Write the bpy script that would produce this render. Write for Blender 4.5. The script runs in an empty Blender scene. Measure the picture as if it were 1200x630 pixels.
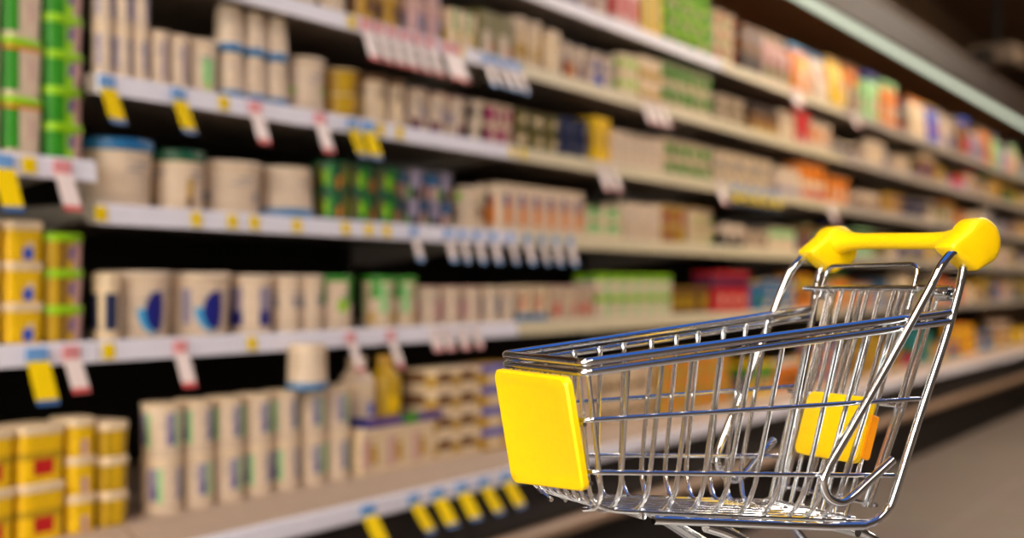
import bpy, math, random
from mathutils import Vector, Matrix
random.seed(7)
PI = math.pi
# ------------------------------------------------------------------ frame of the place
F = 1500.0                                  # focal length in pixels of the 1200 wide frame
TH = math.atan(930 / F)                     # angle between the aisle (+X) and the lens axis
CT, ST = math.cos(TH), math.sin(TH)
DIST, HEYE = CT / 0.4986, 0.88              # lens to shelf fronts (Y = 0), eye height
C = bpy.context.scene.collection
sc = bpy.context.scene


def X_at(px, y=0.0):
    """aisle position seen at image column px on the vertical plane Y = y"""
    t = (px - 600) / F
    d = y + DIST
    return d * (CT + t * ST) / (ST - t * CT)


def lin(c):
    return tuple(((v / 255) / 12.92 if v / 255 <= 0.04045 else (((v / 255) + 0.055) / 1.055) ** 2.4) for v in c)


MATS = {}


def mat(name, rgb, rough=0.45, metal=0.0, vary=0.06, scale=40.0, spec=0.4, coat=0.0):
    if name in MATS:
        return MATS[name]
    m = bpy.data.materials.new(name)
    m.use_nodes = True
    nt = m.node_tree
    b = nt.nodes['Principled BSDF']
    b.inputs['Roughness'].default_value = rough
    b.inputs['Metallic'].default_value = metal
    b.inputs['Specular IOR Level'].default_value = spec
    b.inputs['Coat Weight'].default_value = coat
    col = lin(rgb)
    if vary > 0:
        tc = nt.nodes.new('ShaderNodeTexCoord')
        no = nt.nodes.new('ShaderNodeTexNoise')
        no.inputs['Scale'].default_value = scale
        no.inputs['Detail'].default_value = 2
        rp = nt.nodes.new('ShaderNodeValToRGB')
        rp.color_ramp.elements[0].position = 0.3
        rp.color_ramp.elements[1].position = 0.7
        rp.color_ramp.elements[0].color = tuple(v * (1 - vary) for v in col) + (1,)
        rp.color_ramp.elements[1].color = tuple(min(1, v * (1 + vary)) for v in col) + (1,)
        nt.links.new(tc.outputs['Object'], no.inputs['Vector'])
        nt.links.new(no.outputs['Fac'], rp.inputs['Fac'])
        nt.links.new(rp.outputs['Color'], b.inputs['Base Color'])
    else:
        b.inputs['Base Color'].default_value = col + (1,)
    MATS[name] = m
    return m


def emit(name, rgb, strength):
    m = bpy.data.materials.new(name)
    m.use_nodes = True
    nt = m.node_tree
    nt.nodes.remove(nt.nodes['Principled BSDF'])
    e = nt.nodes.new('ShaderNodeEmission')
    e.inputs['Color'].default_value = lin(rgb) + (1,)
    e.inputs['Strength'].default_value = strength
    nt.links.new(e.outputs[0], nt.nodes['Material Output'].inputs['Surface'])
    MATS[name] = m
    return m


# print colours of the packaging (sRGB)
PAL = {
    'white': (218, 194, 166), 'cream': (226, 200, 160), 'beige': (205, 180, 150), 'yellow': (238, 190, 10), 'orange': (222, 125, 30),
    'red': (196, 30, 30), 'pink': (205, 160, 150), 'magenta': (165, 25, 95), 'purple': (95, 70, 130), 'lilac': (150, 138, 158),
    'navy': (28, 32, 120), 'blue': (50, 85, 190), 'teal': (35, 110, 160), 'cyan': (70, 160, 210), 'green': (50, 140, 25),
    'lime': (148, 202, 5), 'dark green': (25, 85, 55), 'mint': (150, 200, 130), 'olive': (110, 100, 45), 'brown': (115, 75, 35),
    'dark brown': (60, 42, 32), 'black': (30, 28, 32), 'grey': (140, 135, 140), 'gold': (190, 145, 50), 'dark blue': (30, 40, 75),
    'mustard': (190, 150, 20), 'plum': (95, 25, 60),
}


def P(c):
    return mat('printed_' + c.replace(' ', '_'), PAL[c], rough=0.42, vary=0.07, scale=45)


# ------------------------------------------------------------------ mesh helpers
class MB:
    def __init__(s):
        s.v, s.f, s.m, s.mats = [], [], [], []

    def mi(s, m):
        if m not in s.mats:
            s.mats.append(m)
        return s.mats.index(m)

    def face(s, idx, m):
        s.f.append(tuple(idx))
        s.m.append(s.mi(m))

    def box(s, x0, x1, y0, y1, z0, z1, m, bev=0.0):
        if bev <= 0:
            b = len(s.v)
            s.v += [(x, y, z) for z in (z0, z1) for y in (y0, y1) for x in (x0, x1)]
            for q in ((0, 2, 3, 1), (4, 5, 7, 6), (0, 1, 5, 4), (2, 6, 7, 3), (0, 4, 6, 2), (1, 3, 7, 5)):
                s.face([b + i for i in q], m)
        else:
            cx, cy = (x0 + x1) / 2, (y0 + y1) / 2
            a, c = (x1 - x0) / 2, (y1 - y0) / 2
            s.loft([(z0, a - bev, c - bev), (z0 + bev, a, c), (z1 - bev, a, c), (z1, a - bev, c - bev)], m, bev * 1.2, 1, (cx, cy))

    def loft(s, rows, m, rad=0.01, per=1, ctr=(0, 0), paint=None, close=(True, True), capmat=None):
        """rounded rectangle sections (z, half x, half y); rad 'round' makes ellipses. paint(q, t) gives the print material"""
        ring = []
        z0, z1 = rows[0][0], rows[-1][0]
        b = len(s.v)
        n = None
        for z, a, c in rows:
            pts = sect(a, c, rad, per)
            n = len(pts)
            for (x, y, side, q) in pts:
                s.v.append((ctr[0] + x, ctr[1] + y, z))
            ring = pts
        for r in range(len(rows) - 1):
            t = ((rows[r][0] + rows[r + 1][0]) / 2 - z0) / max(1e-6, z1 - z0)
            for i in range(n):
                j = (i + 1) % n
                q = (ring[i][3] + ring[j][3]) / 2 if ring[i][2] == ring[j][2] else (1.0 if rad != 'round' else (ring[i][3] + 1) / 2)
                mm = paint(q, t, ring[i][2]) if paint else m
                s.face((b + r * n + i, b + r * n + j, b + (r + 1) * n + j, b + (r + 1) * n + i), mm or m)
        if close[0]:
            s.face([b + i for i in range(n)][::-1], capmat or m)
        if close[1]:
            s.face([b + (len(rows) - 1) * n + i for i in range(n)], capmat or m)

    def lathe(s, prof, m, seg=20, axis=None, ctr=(0, 0, 0)):
        b = len(s.v)
        n = len(prof)
        for r, z in prof:
            for i in range(seg):
                a = 2 * PI * i / seg
                p = (r * math.cos(a), r * math.sin(a), z)
                if axis == 'y':
                    p = (p[0], p[2], p[1])
                elif axis == 'x':
                    p = (p[2], p[0], p[1])
                s.v.append((p[0] + ctr[0], p[1] + ctr[1], p[2] + ctr[2]))
        fl = axis == 'y'
        for r in range(n - 1):
            for i in range(seg):
                j = (i + 1) % seg
                q = (b + r * seg + i, b + r * seg + j, b + (r + 1) * seg + j, b + (r + 1) * seg + i)
                s.face(q[::-1] if fl else q, m)
        s.face([b + i for i in range(seg)][::-1] if not fl else [b + i for i in range(seg)], m)
        s.face([b + (n - 1) * seg + i for i in range(seg)] if not fl else [b + (n - 1) * seg + i for i in range(seg)][::-1], m)

    def tube(s, pts, r, m, seg=10, closed=False):
        P_ = [Vector(p) for p in pts]
        n = len(P_)
        b = len(s.v)
        up = None
        for i in range(n):
            if closed:
                t = (P_[(i + 1) % n] - P_[i - 1]).normalized()
            else:
                t = (P_[min(n - 1, i + 1)] - P_[max(0, i - 1)]).normalized()
            if up is None:
                h = Vector((0, 0, 1)) if abs(t.z) < 0.9 else Vector((0, 1, 0))
                up = (h - t * h.dot(t)).normalized()
            else:
                up = (up - t * up.dot(t)).normalized()
            w = t.cross(up)
            for k in range(seg):
                a = 2 * PI * k / seg
                s.v.append(tuple(P_[i] + (up * math.cos(a) + w * math.sin(a)) * r))
        for i in range(n if closed else n - 1):
            j = (i + 1) % n
            for k in range(seg):
                l = (k + 1) % seg
                s.face((b + i * seg + k, b + i * seg + l, b + j * seg + l, b + j * seg + k), m)
        if not closed:
            s.face([b + k for k in range(seg)][::-1], m)
            s.face([b + (n - 1) * seg + k for k in range(seg)], m)

    def prism(s, poly, y0, y1, m, bev=0.0):
        """closed (x, z) outline, counter-clockwise seen from -y, extruded from y0 to y1 with a soft edge"""
        n = len(poly)
        cx = sum(p[0] for p in poly) / n
        cz = sum(p[1] for p in poly) / n

        def inset(d):
            o = []
            for x, z in poly:
                l = math.hypot(x - cx, z - cz)
                k = max(0, l - d) / l
                o.append((cx + (x - cx) * k, cz + (z - cz) * k))
            return o
        secs = [(y0, inset(bev * 2.2)), (y0 + bev * .2, inset(bev * 1.1)), (y0 + bev * .55, inset(bev * .4)), (y0 + bev * 1.2, poly), (y1 - bev * 1.2, poly), (y1 - bev * .55, inset(bev * .4)), (y1 - bev * .2, inset(bev * 1.1)), (y1, inset(bev * 2.2))] if bev > 0 else [(y0, poly), (y1, poly)]
        b = len(s.v)
        for y, pl in secs:
            s.v += [(x, y, z) for x, z in pl]
        for r in range(len(secs) - 1):
            for i in range(n):
                j = (i + 1) % n
                s.face((b + r * n + i, b + r * n + j, b + (r + 1) * n + j, b + (r + 1) * n + i)[::-1], m)
        s.face([b + i for i in range(n)], m)
        s.face([b + (len(secs) - 1) * n + i for i in range(n)][::-1], m)

    def mesh(s, name, smooth=True):
        me = bpy.data.meshes.new(name)
        me.from_pydata(s.v, [], s.f)
        for m in s.mats:
            me.materials.append(m)
        me.polygons.foreach_set('material_index', s.m)
        if smooth:
            me.polygons.foreach_set('use_smooth', [True] * len(s.f))
            me.set_sharp_from_angle(angle=math.radians(38))
        me.update()
        return me

    def obj(s, name, parent=None, loc=(0, 0, 0), smooth=True):
        o = bpy.data.objects.new(name, s.mesh(name, smooth))
        C.objects.link(o)
        o.location = loc
        if parent:
            o.parent = parent
        return o


def sect(a, c, rad, per):
    """points of a section with the side (0..3, front first) and the place q along the side"""
    out = []
    if rad == 'round':
        k = 6 * per
        for sd in range(4):
            for i in range(k):
                an = -PI / 2 - PI / 4 + (sd + i / k) * PI / 2
                out.append((a * math.cos(an), c * math.sin(an), sd, -1 + 2 * i / k))
        return out
    rad = min(rad, a * 0.98, c * 0.98)
    k = 6 if per > 1 else 1
    arcs = 3
    for sd in range(4):
        ang = -PI / 2 + sd * PI / 2
        half, dep = ((a, c), (c, a))[sd % 2]
        ca, sa = math.cos(ang + PI / 2), math.sin(ang + PI / 2)
        for i in range(k + 1):
            q = -1 + 2 * i / k
            x = q * (half - rad)
            y = -dep
            # local (x along the side, outward = -y) turned to its side
            out.append((x * ca - y * sa, x * sa + y * ca, sd, q))
        for i in range(1, arcs):
            an = -PI / 2 + (PI / 2) * i / arcs
            x = (half - rad) + rad * math.cos(an)
            y = -(dep - rad) + rad * math.sin(an)
            out.append((x * ca - y * sa, x * sa + y * ca, sd, 1.0))
    return out


def empty(name, loc=(0, 0, 0), rz=0.0):
    o = bpy.data.objects.new(name, None)
    C.objects.link(o)
    o.location = loc
    o.rotation_euler = (0, 0, rz)
    o.empty_display_size = 0.05
    return o


def tag(o, label, cat, group=None):
    o['label'] = label
    o['category'] = cat
    if group:
        o['group'] = group
    return o


def structure(name, mb):
    o = mb.obj(name, smooth=False)
    o['kind'] = 'structure'
    return o


ORD = ('first second third fourth fifth sixth seventh eighth ninth tenth eleventh twelfth thirteenth fourteenth fifteenth sixteenth seventeenth eighteenth nineteenth twentieth').split()


def ordw(i):
    return ORD[i] if i < 20 else 'twenty-' + ORD[i - 20]


# ------------------------------------------------------------------ room
m_floor = bpy.data.materials.new('floor_stone_tiles')
m_floor.use_nodes = True
nt = m_floor.node_tree
bs = nt.nodes['Principled BSDF']
bs.inputs['Roughness'].default_value = 0.55
tc = nt.nodes.new('ShaderNodeTexCoord')
br = nt.nodes.new('ShaderNodeTexBrick')
br.offset = 0.0
br.inputs['Scale'].default_value = 1.0
br.inputs['Brick Width'].default_value = 0.6
br.inputs['Row Height'].default_value = 0.6
br.inputs['Mortar Size'].default_value = 0.006
br.inputs['Color1'].default_value = lin((126, 112, 101)) + (1,)
br.inputs['Color2'].default_value = lin((121, 108, 98)) + (1,)
br.inputs['Mortar'].default_value = lin((146, 132, 122)) + (1,)
nz = nt.nodes.new('ShaderNodeTexNoise')
nz.inputs['Scale'].default_value = 6
mx = nt.nodes.new('ShaderNodeMix')
mx.data_type = 'RGBA'
mx.blend_type = 'MULTIPLY'
mx.inputs[0].default_value = 0.25
nt.links.new(tc.outputs['Object'], br.inputs['Vector'])
nt.links.new(tc.outputs['Object'], nz.inputs['Vector'])
nt.links.new(br.outputs['Color'], mx.inputs[6])
nt.links.new(nz.outputs['Color'], mx.inputs[7])
nt.links.new(mx.outputs[2], bs.inputs['Base Color'])

m_ceil = mat('ceiling_dark_brown', (120, 86, 56), 0.9, vary=0.1, scale=1.5)
m_wall = mat('wall_dark_brown', (100, 74, 50), 0.9, vary=0.1, scale=1.5)
m_wall2 = mat('wall_dark_grey', (70, 64, 58), 0.9, vary=0.05, scale=2)
RX0, RX1, RY0, RY1, RH = -3.6, 15.0, -4.4, 0.75, 3.1
b = MB(); b.box(RX0, RX1, RY0, RY1, -0.1, 0, m_floor); structure('floor', b)
b = MB(); b.box(RX0, RX1, RY0, RY1, RH, RH + 0.1, m_ceil); structure('ceiling', b)
b = MB(); b.box(RX0, RX1, RY1, RY1 + 0.1, 0, RH, m_wall); structure('wall_back', b)
b = MB(); b.box(RX1, RX1 + 0.1, RY0, RY1, 0, RH, m_wall); structure('wall_right', b)
b = MB(); b.box(RX0, RX1, RY0 - 0.1, RY0, 0, RH, m_wall2); structure('wall_front', b)
b = MB()
b.box(RX0 - 0.1, RX0, RY0, -3.1, 0, RH, m_wall2); b.box(RX0 - 0.1, RX0, 0.4, RY1, 0, RH, m_wall2)
b.box(RX0 - 0.1, RX0, -3.1, 0.4, 0, 0.5, m_wall2); b.box(RX0 - 0.1, RX0, -3.1, 0.4, 2.7, RH, m_wall2)
structure('wall_left', b)
# unseen glowing panels added as window and skylight, for light and chrome reflections
m_panel_white = emit('added_panel_white', (250, 250, 244), 8.0)  # added white glow behind the camera, for shelf fronts and wire streaks
m_panel_blue = emit('added_panel_blue', (58, 104, 186), 0.95)  # added blue glow overhead, put in to tint the cart rims
m_frame = mat('added_panel_frame_grey', (120, 118, 115), 0.5)
b = MB(); b.box(RX0 - 0.09, RX0 - 0.06, -3.1, 0.4, 0.5, 2.7, m_panel_white); structure('added_light_panel_1', b)
b = MB()
for y in (-3.1, -1.93, -0.77, 0.4):
    b.box(RX0 - 0.06, RX0 + 0.02, y - 0.04, y + 0.04, 0.5, 2.7, m_frame)
structure('added_light_panel_1_frame', b)
PANX, PANY = 1.8, -2.4
b = MB(); b.box(PANX - 1.7, PANX + 1.7, PANY - 1.6, PANY + 1.6, RH - 0.012, RH - 0.004, m_panel_blue); structure('added_light_panel_2', b)
b = MB()
for x in (PANX - 1.7, PANX + 1.7):
    b.box(x - 0.05, x + 0.05, PANY - 1.65, PANY + 1.65, RH - 0.06, RH, m_frame)
for y in (PANY - 1.6, PANY + 1.6):
    b.box(PANX - 1.7, PANX + 1.7, y - 0.05, y + 0.05, RH - 0.06, RH, m_frame)
structure('added_light_panel_2_frame', b)

# ceiling luminaires along the aisle
m_lamp = emit('lamp_diffuser_warm', (255, 236, 214), 40.0)
m_lamph = mat('lamp_housing', (190, 185, 178), 0.5)
lampn = 0
for row, (ly, xs) in enumerate(((-1.35, (-2.7, -0.95, 4.6, 7.0, 9.4)), (-3.4, (-2.7, -0.95, 5.8)))):
    for i, lx in enumerate(xs):
        t = empty('ceiling_light', (lx, ly, RH - 0.12))
        tag(t, f'{ordw(i)} long ceiling light along the aisle, {"row nearer the shelves" if row == 0 else "row farther from the shelves"}', 'ceiling light', 'ceiling lights over the aisle')
        h = MB(); h.box(-0.75, 0.75, -0.13, 0.13, 0.02, 0.12, m_lamph, 0.01); h.obj('housing', t)
        h = MB(); h.box(-0.72, 0.72, -0.11, 0.11, 0.0, 0.019, m_lamp); h.obj('diffuser', t)
# hanging box near the end of the aisle
m_boxg = mat('hanging_box_grey_brown', (125, 105, 85), 0.6)
m_dark = mat('dark_gap', (24, 19, 16), 0.8)

def P3(px, py, zc):
    xr = (px - 600) / F * zc
    return Vector((xr * ST + zc * CT, -xr * CT + zc * ST - DIST, HEYE + (335 - py) / F * zc))

hb = P3(1168, 66, 9.0)
t = empty('hanging_projector', hb, 0)
tag(t, 'grey brown projector box hanging from the dark ceiling beyond the shelves', 'projector')
h = MB(); h.box(-0.17, 0.17, -0.16, 0.16, -0.07, 0.06, m_boxg, 0.012); h.obj('housing', t)
h = MB(); h.box(-0.186, -0.17, -0.02, 0.13, -0.05, 0.025, m_dark, 0.004); h.obj('lens_panel', t)
h = MB(); h.box(-0.02, 0.02, -0.02, 0.02, 0.06, RH - hb.z, m_dark); h.obj('mounting_rod', t)

# ------------------------------------------------------------------ refrigerated wall case
ZA, ZB, ZC, ZD, ZE, ZF = 1.635, 1.431, 1.217, 1.0, 0.772, 0.439
ZL1 = 1.069
BX = [1.437 + 1.33 * k for k in range(8)]          # bay joints
BX0 = 0.25
XEND = BX[-1]
m_back = mat('case_back_dark', (34, 27, 22), 0.6, vary=0.1, scale=3)
m_backtop = mat('case_upper_back_lit_brown', (165, 112, 66), 0.4, vary=0.15, scale=3)  # lighter orange brown painted in for canopy light and reflected goods
m_can = mat('canopy_brown', (44, 31, 21), 0.5)
m_lining = mat('canopy_lining_reflection_brown', (170, 120, 80), 0.28, 0.5, vary=0.1, scale=3)  # brown colour stands in for the glow and blurred reflection of goods
m_canedge = mat('canopy_edge_taupe', (92, 76, 64), 0.5)
m_shelf = mat('shelf_enamel_grey', (150, 138, 124), 0.5)
m_railw = mat('rail_white', (230, 226, 234), 0.4, vary=0.02)
m_railc = mat('rail_cream', (208, 194, 158), 0.4, vary=0.04)
m_railp = mat('rail_pinkish_grey', (172, 160, 146), 0.4, vary=0.04)
m_tan = mat('deck_lip_tan', (176, 152, 130), 0.5, vary=0.04)
m_bump = mat('bumper_brown', (150, 122, 98), 0.45)
m_kick = mat('kick_plate_dark', (34, 27, 23), 0.7)
m_tube = emit('case_light_tube', (232, 240, 212), 0.88)

case = empty('refrigerated_display_case', (BX0, 0, 0))
tag(case, 'long refrigerated wall case with dark canopy, light strip and five tiers of shelves', 'refrigerated display case')
L_ = XEND - BX0
b = MB(); b.box(0, L_, 0.56, 0.6, 0.0, 1.66, m_back); b.obj('back_panel', case)
b = MB(); b.box(0, L_, 0.54, 0.6, 1.66, 2.0745, m_backtop); b.obj('upper_back_panel', case)
b = MB()
b.box(0, L_, -0.07, 0.6, 2.075, 2.14, m_can)
b.box(0, L_, -0.09, -0.07, 2.0, 2.14, m_can)
b.obj('canopy', case)
b = MB(); b.box(0, L_, -0.069, 0.54, 2.066, 2.0745, m_lining); b.obj('canopy_lining', case)
b = MB(); b.box(0, L_, -0.1, -0.06, 2.141, 2.162, m_canedge, 0.004); b.obj('canopy_edge_trim', case)
b = MB(); b.box(0.02, L_ - 0.02, -0.062, -0.035, 1.977, 1.999, m_tube, 0.006); b.obj('light_strip', case)
b = MB(); b.box(0, L_, -0.069, -0.05, 1.9995, 2.012, m_railw); b.obj('light_strip_holder', case)
b = MB(); b.box(0, L_, 0.0, 0.56, 0.0, 0.3, m_kick); b.obj('kick_plate', case)
b = MB(); b.box(0, L_, -0.1, 0.56, 0.3, 0.42, m_kick); b.obj('lower_fascia', case)
b = MB(); b.box(0, L_, -0.125, -0.08, 0.252, 0.29, m_bump, 0.01); b.obj('bumper_rail', case)
b = MB(); b.box(-0.03, -0.002, -0.1, 0.6, 0.0, 2.14, m_can); b.obj('added_end_panel', case)  # unseen, added to keep side light out of the case
for k in range(0, len(BX)):
    b = MB(); b.box(BX[k] - BX0 - 0.02, BX[k] - BX0 + 0.02, 0.525, 0.5595, 0.5, 1.655, m_kick); b.obj('upright', case)


def shelf_unit(x0, x1, z, label, railm, depth=0.5, lip=0.0):
    """one shelf between two bay joints; z is the middle of its price rail"""
    t = empty('display_shelf', (x0, 0, z))
    tag(t, label, 'shelf', 'shelves of the refrigerated case')
    w = x1 - x0 - 0.004
    b = MB(); b.box(0.002, w, 0.002, depth, -0.006, 0.0165, m_shelf); b.box(0.002, w, 0.002, 0.02, -0.016, -0.006, m_shelf); b.obj('board', t)
    b = MB()
    # price rail: tilted channel with a lip above and below
    prof = [(0.0, 0.0175), (-0.005, 0.0175), (-0.008, 0.0135), (-0.011, -0.0125), (-0.012, -0.0175), (-0.004, -0.0175), (0.0, -0.015)]
    n = len(prof)
    for xx in (0.002, w):
        b.v += [(xx, y, zz) for y, zz in prof]
    for i in range(n):
        j = (i + 1) % n
        b.face((i, j, n + j, n + i), railm)
    b.face(range(n)[::-1], railm); b.face(range(n, 2 * n), railm)
    b.obj('price_rail', t, smooth=False)
    for xx in (0.03, w - 0.03):
        b = MB()
        b.v += [(xx - 0.004, 0.05, -0.007), (xx - 0.004, depth, -0.007), (xx - 0.004, depth, -0.07), (xx + 0.004, 0.05, -0.007), (xx + 0.004, depth, -0.007), (xx + 0.004, depth, -0.07)]
        for q in ((0, 1, 2), (5, 4, 3), (0, 3, 4, 1), (1, 4, 5, 2), (2, 5, 3, 0)):
            b.face(q, m_shelf)
        b.obj('bracket', t, smooth=False)
    return t


SHELF = {'A': ('top shelf', ZA), 'B': ('second shelf', ZB), 'C': ('third shelf', ZC), 'D': ('fourth shelf', ZD), 'E': ('fifth shelf', ZE)}
for k in range(len(BX) - 1):
    for s, (nm, z) in SHELF.items():
        rm = m_railw if k == 0 or (k == 1 and s in 'A') else (m_railc if k in (1, 2) else m_railp)
        word = {m_railw: 'white', m_railc: 'cream', m_railp: 'greyish'}[rm]
        shelf_unit(BX[k], BX[k + 1], z, f'{nm} with {word} price rail in the {ordw(k + 1)} bay', rm)
shelf_unit(BX0, BX[0], ZL1, 'upper shelf under stacked lime lidded packs in the leftmost bay', m_railw)
shelf_unit(BX0, BX[0], ZE, 'lower shelf under yellow tubs in the leftmost bay', m_railw)
# bottom deck, one tray per bay
edges = [BX0] + BX
DECK = 0.49
for k in range(len(edges) - 1):
    x0, x1 = edges[k], edges[k + 1]
    t = empty('bottom_deck', (x0, 0, 0))
    tag(t, f'bottom deck tray with sloping tan lip in the {ordw(k)} bay' if k else 'bottom deck tray with sloping tan lip in the leftmost bay', 'shelf', 'bottom deck trays of the refrigerated case')
    w = x1 - x0 - 0.004
    b = MB(); b.box(0.002, w, -0.07, 0.52, DECK - 0.02, DECK, m_tan)
    p0 = [(-0.0705, DECK), (-0.0705, DECK - 0.02), (-0.115, ZF + 0.002), (-0.125, ZF + 0.019)]
    for xx in (0.002, w):
        b.v += [(xx, y, z) for y, z in p0]
    o_ = len(b.v) - 8
    for i in range(4):
        j = (i + 1) % 4
        b.face((o_ + i, o_ + j, o_ + 4 + j, o_ + 4 + i), m_tan)
    b.face([o_ + i for i in range(4)][::-1], m_tan); b.face([o_ + 4 + i for i in range(4)], m_tan)
    b.obj('deck', t, smooth=False)
    b = MB(); b.box(0.002, w, -0.138, -0.1255, ZF - 0.018, ZF + 0.019, m_railw, 0.003); b.obj('price_rail', t)

# ------------------------------------------------------------------ packaging
def painter(base, patches):
    pt = [(P(p[0]), p[1], p[2], p[3], p[4], p[5] if len(p) > 5 else None) for p in patches]

    def f(q, t, side):
        r = None
        for m, q0, q1, t0, t1, sd in pt:
            if q0 <= q <= q1 and t0 <= t <= t1 and (sd is None or sd == side):
                r = m
        return r or P(base)
    return f


def zrows(patches):
    z = {0.0, 1.0}
    for p in patches:
        z |= {min(1, max(0, p[3])), min(1, max(0, p[4]))}
    return sorted(z)


def deco(patches, body):
    """faint lines of print under the main pictures of pale packs"""
    if body not in ('white', 'cream', 'beige'):
        return list(patches)
    ink = {'white': 'grey', 'cream': 'gold', 'beige': 'brown'}[body]
    return [('beige' if body != 'beige' else 'cream', -.9, .9, .12, .17), (ink, -.34, .34, .7, .74), (ink, -.67, .0, .6, .63), ('cream' if body != 'cream' else 'white', -1, 1, .9, .94)] + list(patches)


def k_tub(d, h, body, lid, patches=(), taper=0.86, inverted=False, lidh=0.012):
    """round tapered tub; lid with an overhanging rim"""
    patches = deco(patches, body)
    r, r0 = d / 2, d / 2 * taper
    hb = h - lidh * 0.7
    if inverted:
        z0, z1, ra, rb = lidh, h, r * 0.97, r0
    else:
        z0, z1, ra, rb = 0, hb, r0, r * 0.96
    rows = [(z0 + (z1 - z0) * t, ra + (rb - ra) * t, ra + (rb - ra) * t) for t in zrows(patches)]
    m = MB(); m.loft(rows, P(body), 'round', 1, paint=painter(body, patches))
    zl = 0 if inverted else h - lidh
    l = MB(); l.lathe([(r * 0.97, zl), (r, zl + 0.001), (r, zl + lidh * 0.8), (r * 0.97, zl + lidh), (r * 0.9, zl + lidh), (r * 0.87, zl + lidh - 0.002), (r * 0.4, zl + lidh - 0.002)], P(lid), 24)
    return d, d, h, [m, ('lid', l)]


def k_cup(d, h, body, foil, patches=(), taper=0.8):
    """small pot with a flat foil top"""
    patches = deco(patches, body)
    r, r0 = d / 2, d / 2 * taper
    rows = [(h * 0.97 * t, r0 + (r * 0.94 - r0) * t, r0 + (r * 0.94 - r0) * t) for t in zrows(patches)]
    m = MB(); m.loft(rows, P(body), 'round', 1, paint=painter(body, patches))
    l = MB(); l.lathe([(r * 0.96, h - 0.004), (r, h - 0.003), (r, h - 0.001), (r * 0.96, h)], P(foil), 20)
    return d, d, h, [m, ('foil_lid', l)]


def k_rtub(w, dp, h, body, lid, patches=(), lidh=0.014):
    """rounded rectangular spread tub"""
    rows = []
    for t in zrows(patches):
        k = 0.9 + 0.07 * t
        rows.append(((h - lidh * 0.6) * t, w / 2 * k, dp / 2 * k))
    m = MB(); m.loft(rows, P(body), 0.018, 2, paint=painter(body, patches))
    zl = h - lidh
    l = MB(); l.loft([(zl, w / 2 * .98, dp / 2 * .98), (zl + .001, w / 2, dp / 2), (h - .003, w / 2, dp / 2), (h, w / 2 * .97, dp / 2 * .97)], P(lid), 0.02, 1)
    return w, dp, h, [m, ('lid', l)]


def k_box(w, dp, h, body, patches=(), flap=None):
    """printed carton with soft edges"""
    patches = deco(patches, body)
    rows = [(0, w / 2 - .001, dp / 2 - .001)] + [(.001 + (h - .002) * t, w / 2, dp / 2) for t in zrows(patches)] + [(h, w / 2 - .001, dp / 2 - .001)]
    m = MB(); m.loft(rows, P(body), 0.0025, 2, paint=painter(body, patches))
    parts = [m]
    if flap:
        f = MB(); f.box(-w / 2 + .002, w / 2 - .002, -dp / 2 + .001, dp / 2 - .001, h, h + .003, P(flap), .001)
        parts.append(('top_flap', f))
        h += .003
    return w, dp, h, parts


def k_bottle(d, h, body, cap, patches=()):
    r = d / 2
    hs = h * 0.62
    rows = [(0, r * .92, r * .92)] + [(.003 + (hs - .003) * t, r, r) for t in zrows(patches)]
    rows += [(h * .7, r * .86, r * .86), (h * .78, r * .62, r * .62), (h * .84, r * .46, r * .46), (h * .9, r * .44, r * .44)]
    pf = painter(body, [(c, q0, q1, t0 * .7, t1 * .7) for c, q0, q1, t0, t1 in patches])
    m = MB(); m.loft(rows, P(body), 'round', 1, paint=pf)
    l = MB(); l.lathe([(r * .5, h * .865), (r * .54, h * .87), (r * .54, h * .985), (r * .48, h)], P(cap), 18)
    return d, d, h, [m, ('cap', l)]


def k_gable(w, h, body, cap, patches=()):
    """gable top milk carton"""
    hs = h * .78
    rows = [(hs * t, w / 2, w / 2) for t in zrows(patches)] + [(h * .93, w / 2, w * .07), (h, w / 2, w * .03)]
    pf = painter(body, [(c, q0, q1, t0 * .78, t1 * .78) for c, q0, q1, t0, t1 in patches])
    m = MB(); m.loft(rows, P(body), 0.002, 2, paint=pf)
    l = MB(); l.lathe([(.012, h * .80), (.012, h * .9), (.01, h * .91)], P(cap), 14, ctr=(0, -w * .3, 0))
    return w, w, h, [m, ('screw_cap', l)]


def k_pouch(w, h, body, top, patches=()):
    """standing bag, round in the belly and crimped flat above"""
    dp = w * .5
    rows = [(0, w * .46, dp * .5)]
    for t in zrows(list(patches) + [('white', 0, 0, .15, .45), ('white', 0, 0, .7, .86)]):
        k = math.cos((t * .92) * PI / 2) ** .6
        rows.append((.004 + (h * .88 - .004) * t, w * (.48 + .02 * math.sin(t * PI)), max(.002, dp * .5 * k)))
    m = MB(); m.loft(rows, P(body), 0.03, 2, paint=painter(body, patches))
    l = MB(); l.box(-w * .48, w * .48, -.0018, .0018, h * .87, h, P(top))
    return w, dp, h, [m, ('crimped_top', l)]


def k_jar(d, h, body, lid, patches=()):
    r = d / 2
    hs = h * .78
    rows = [(0, r * .9, r * .9)] + [(.004 + (hs - .004) * t, r, r) for t in zrows(patches)] + [(h * .84, r * .8, r * .8), (h * .88, r * .8, r * .8)]
    m = MB(); m.loft(rows, P(body), 'round', 1, paint=painter(body, [(c, a, e, t0 * .85, t1 * .85) for c, a, e, t0, t1 in patches]))
    l = MB(); l.lathe([(r * .86, h * .85), (r * .88, h * .86), (r * .88, h * .98), (r * .82, h)], P(lid), 20)
    return d, d, h, [m, ('lid', l)]


NP = [0]
USED = set()


def make(name, k, extra=None):
    w, dp, h, parts = k
    if len(parts) == 1 and not extra:
        return parts[0].obj(name), w, dp, h
    root = empty(name)
    body = parts[0].obj('body', root)
    for pn, mb in parts[1:]:
        mb.obj(pn, root)
    if extra:
        extra(body)
    return root, w, dp, h


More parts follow.
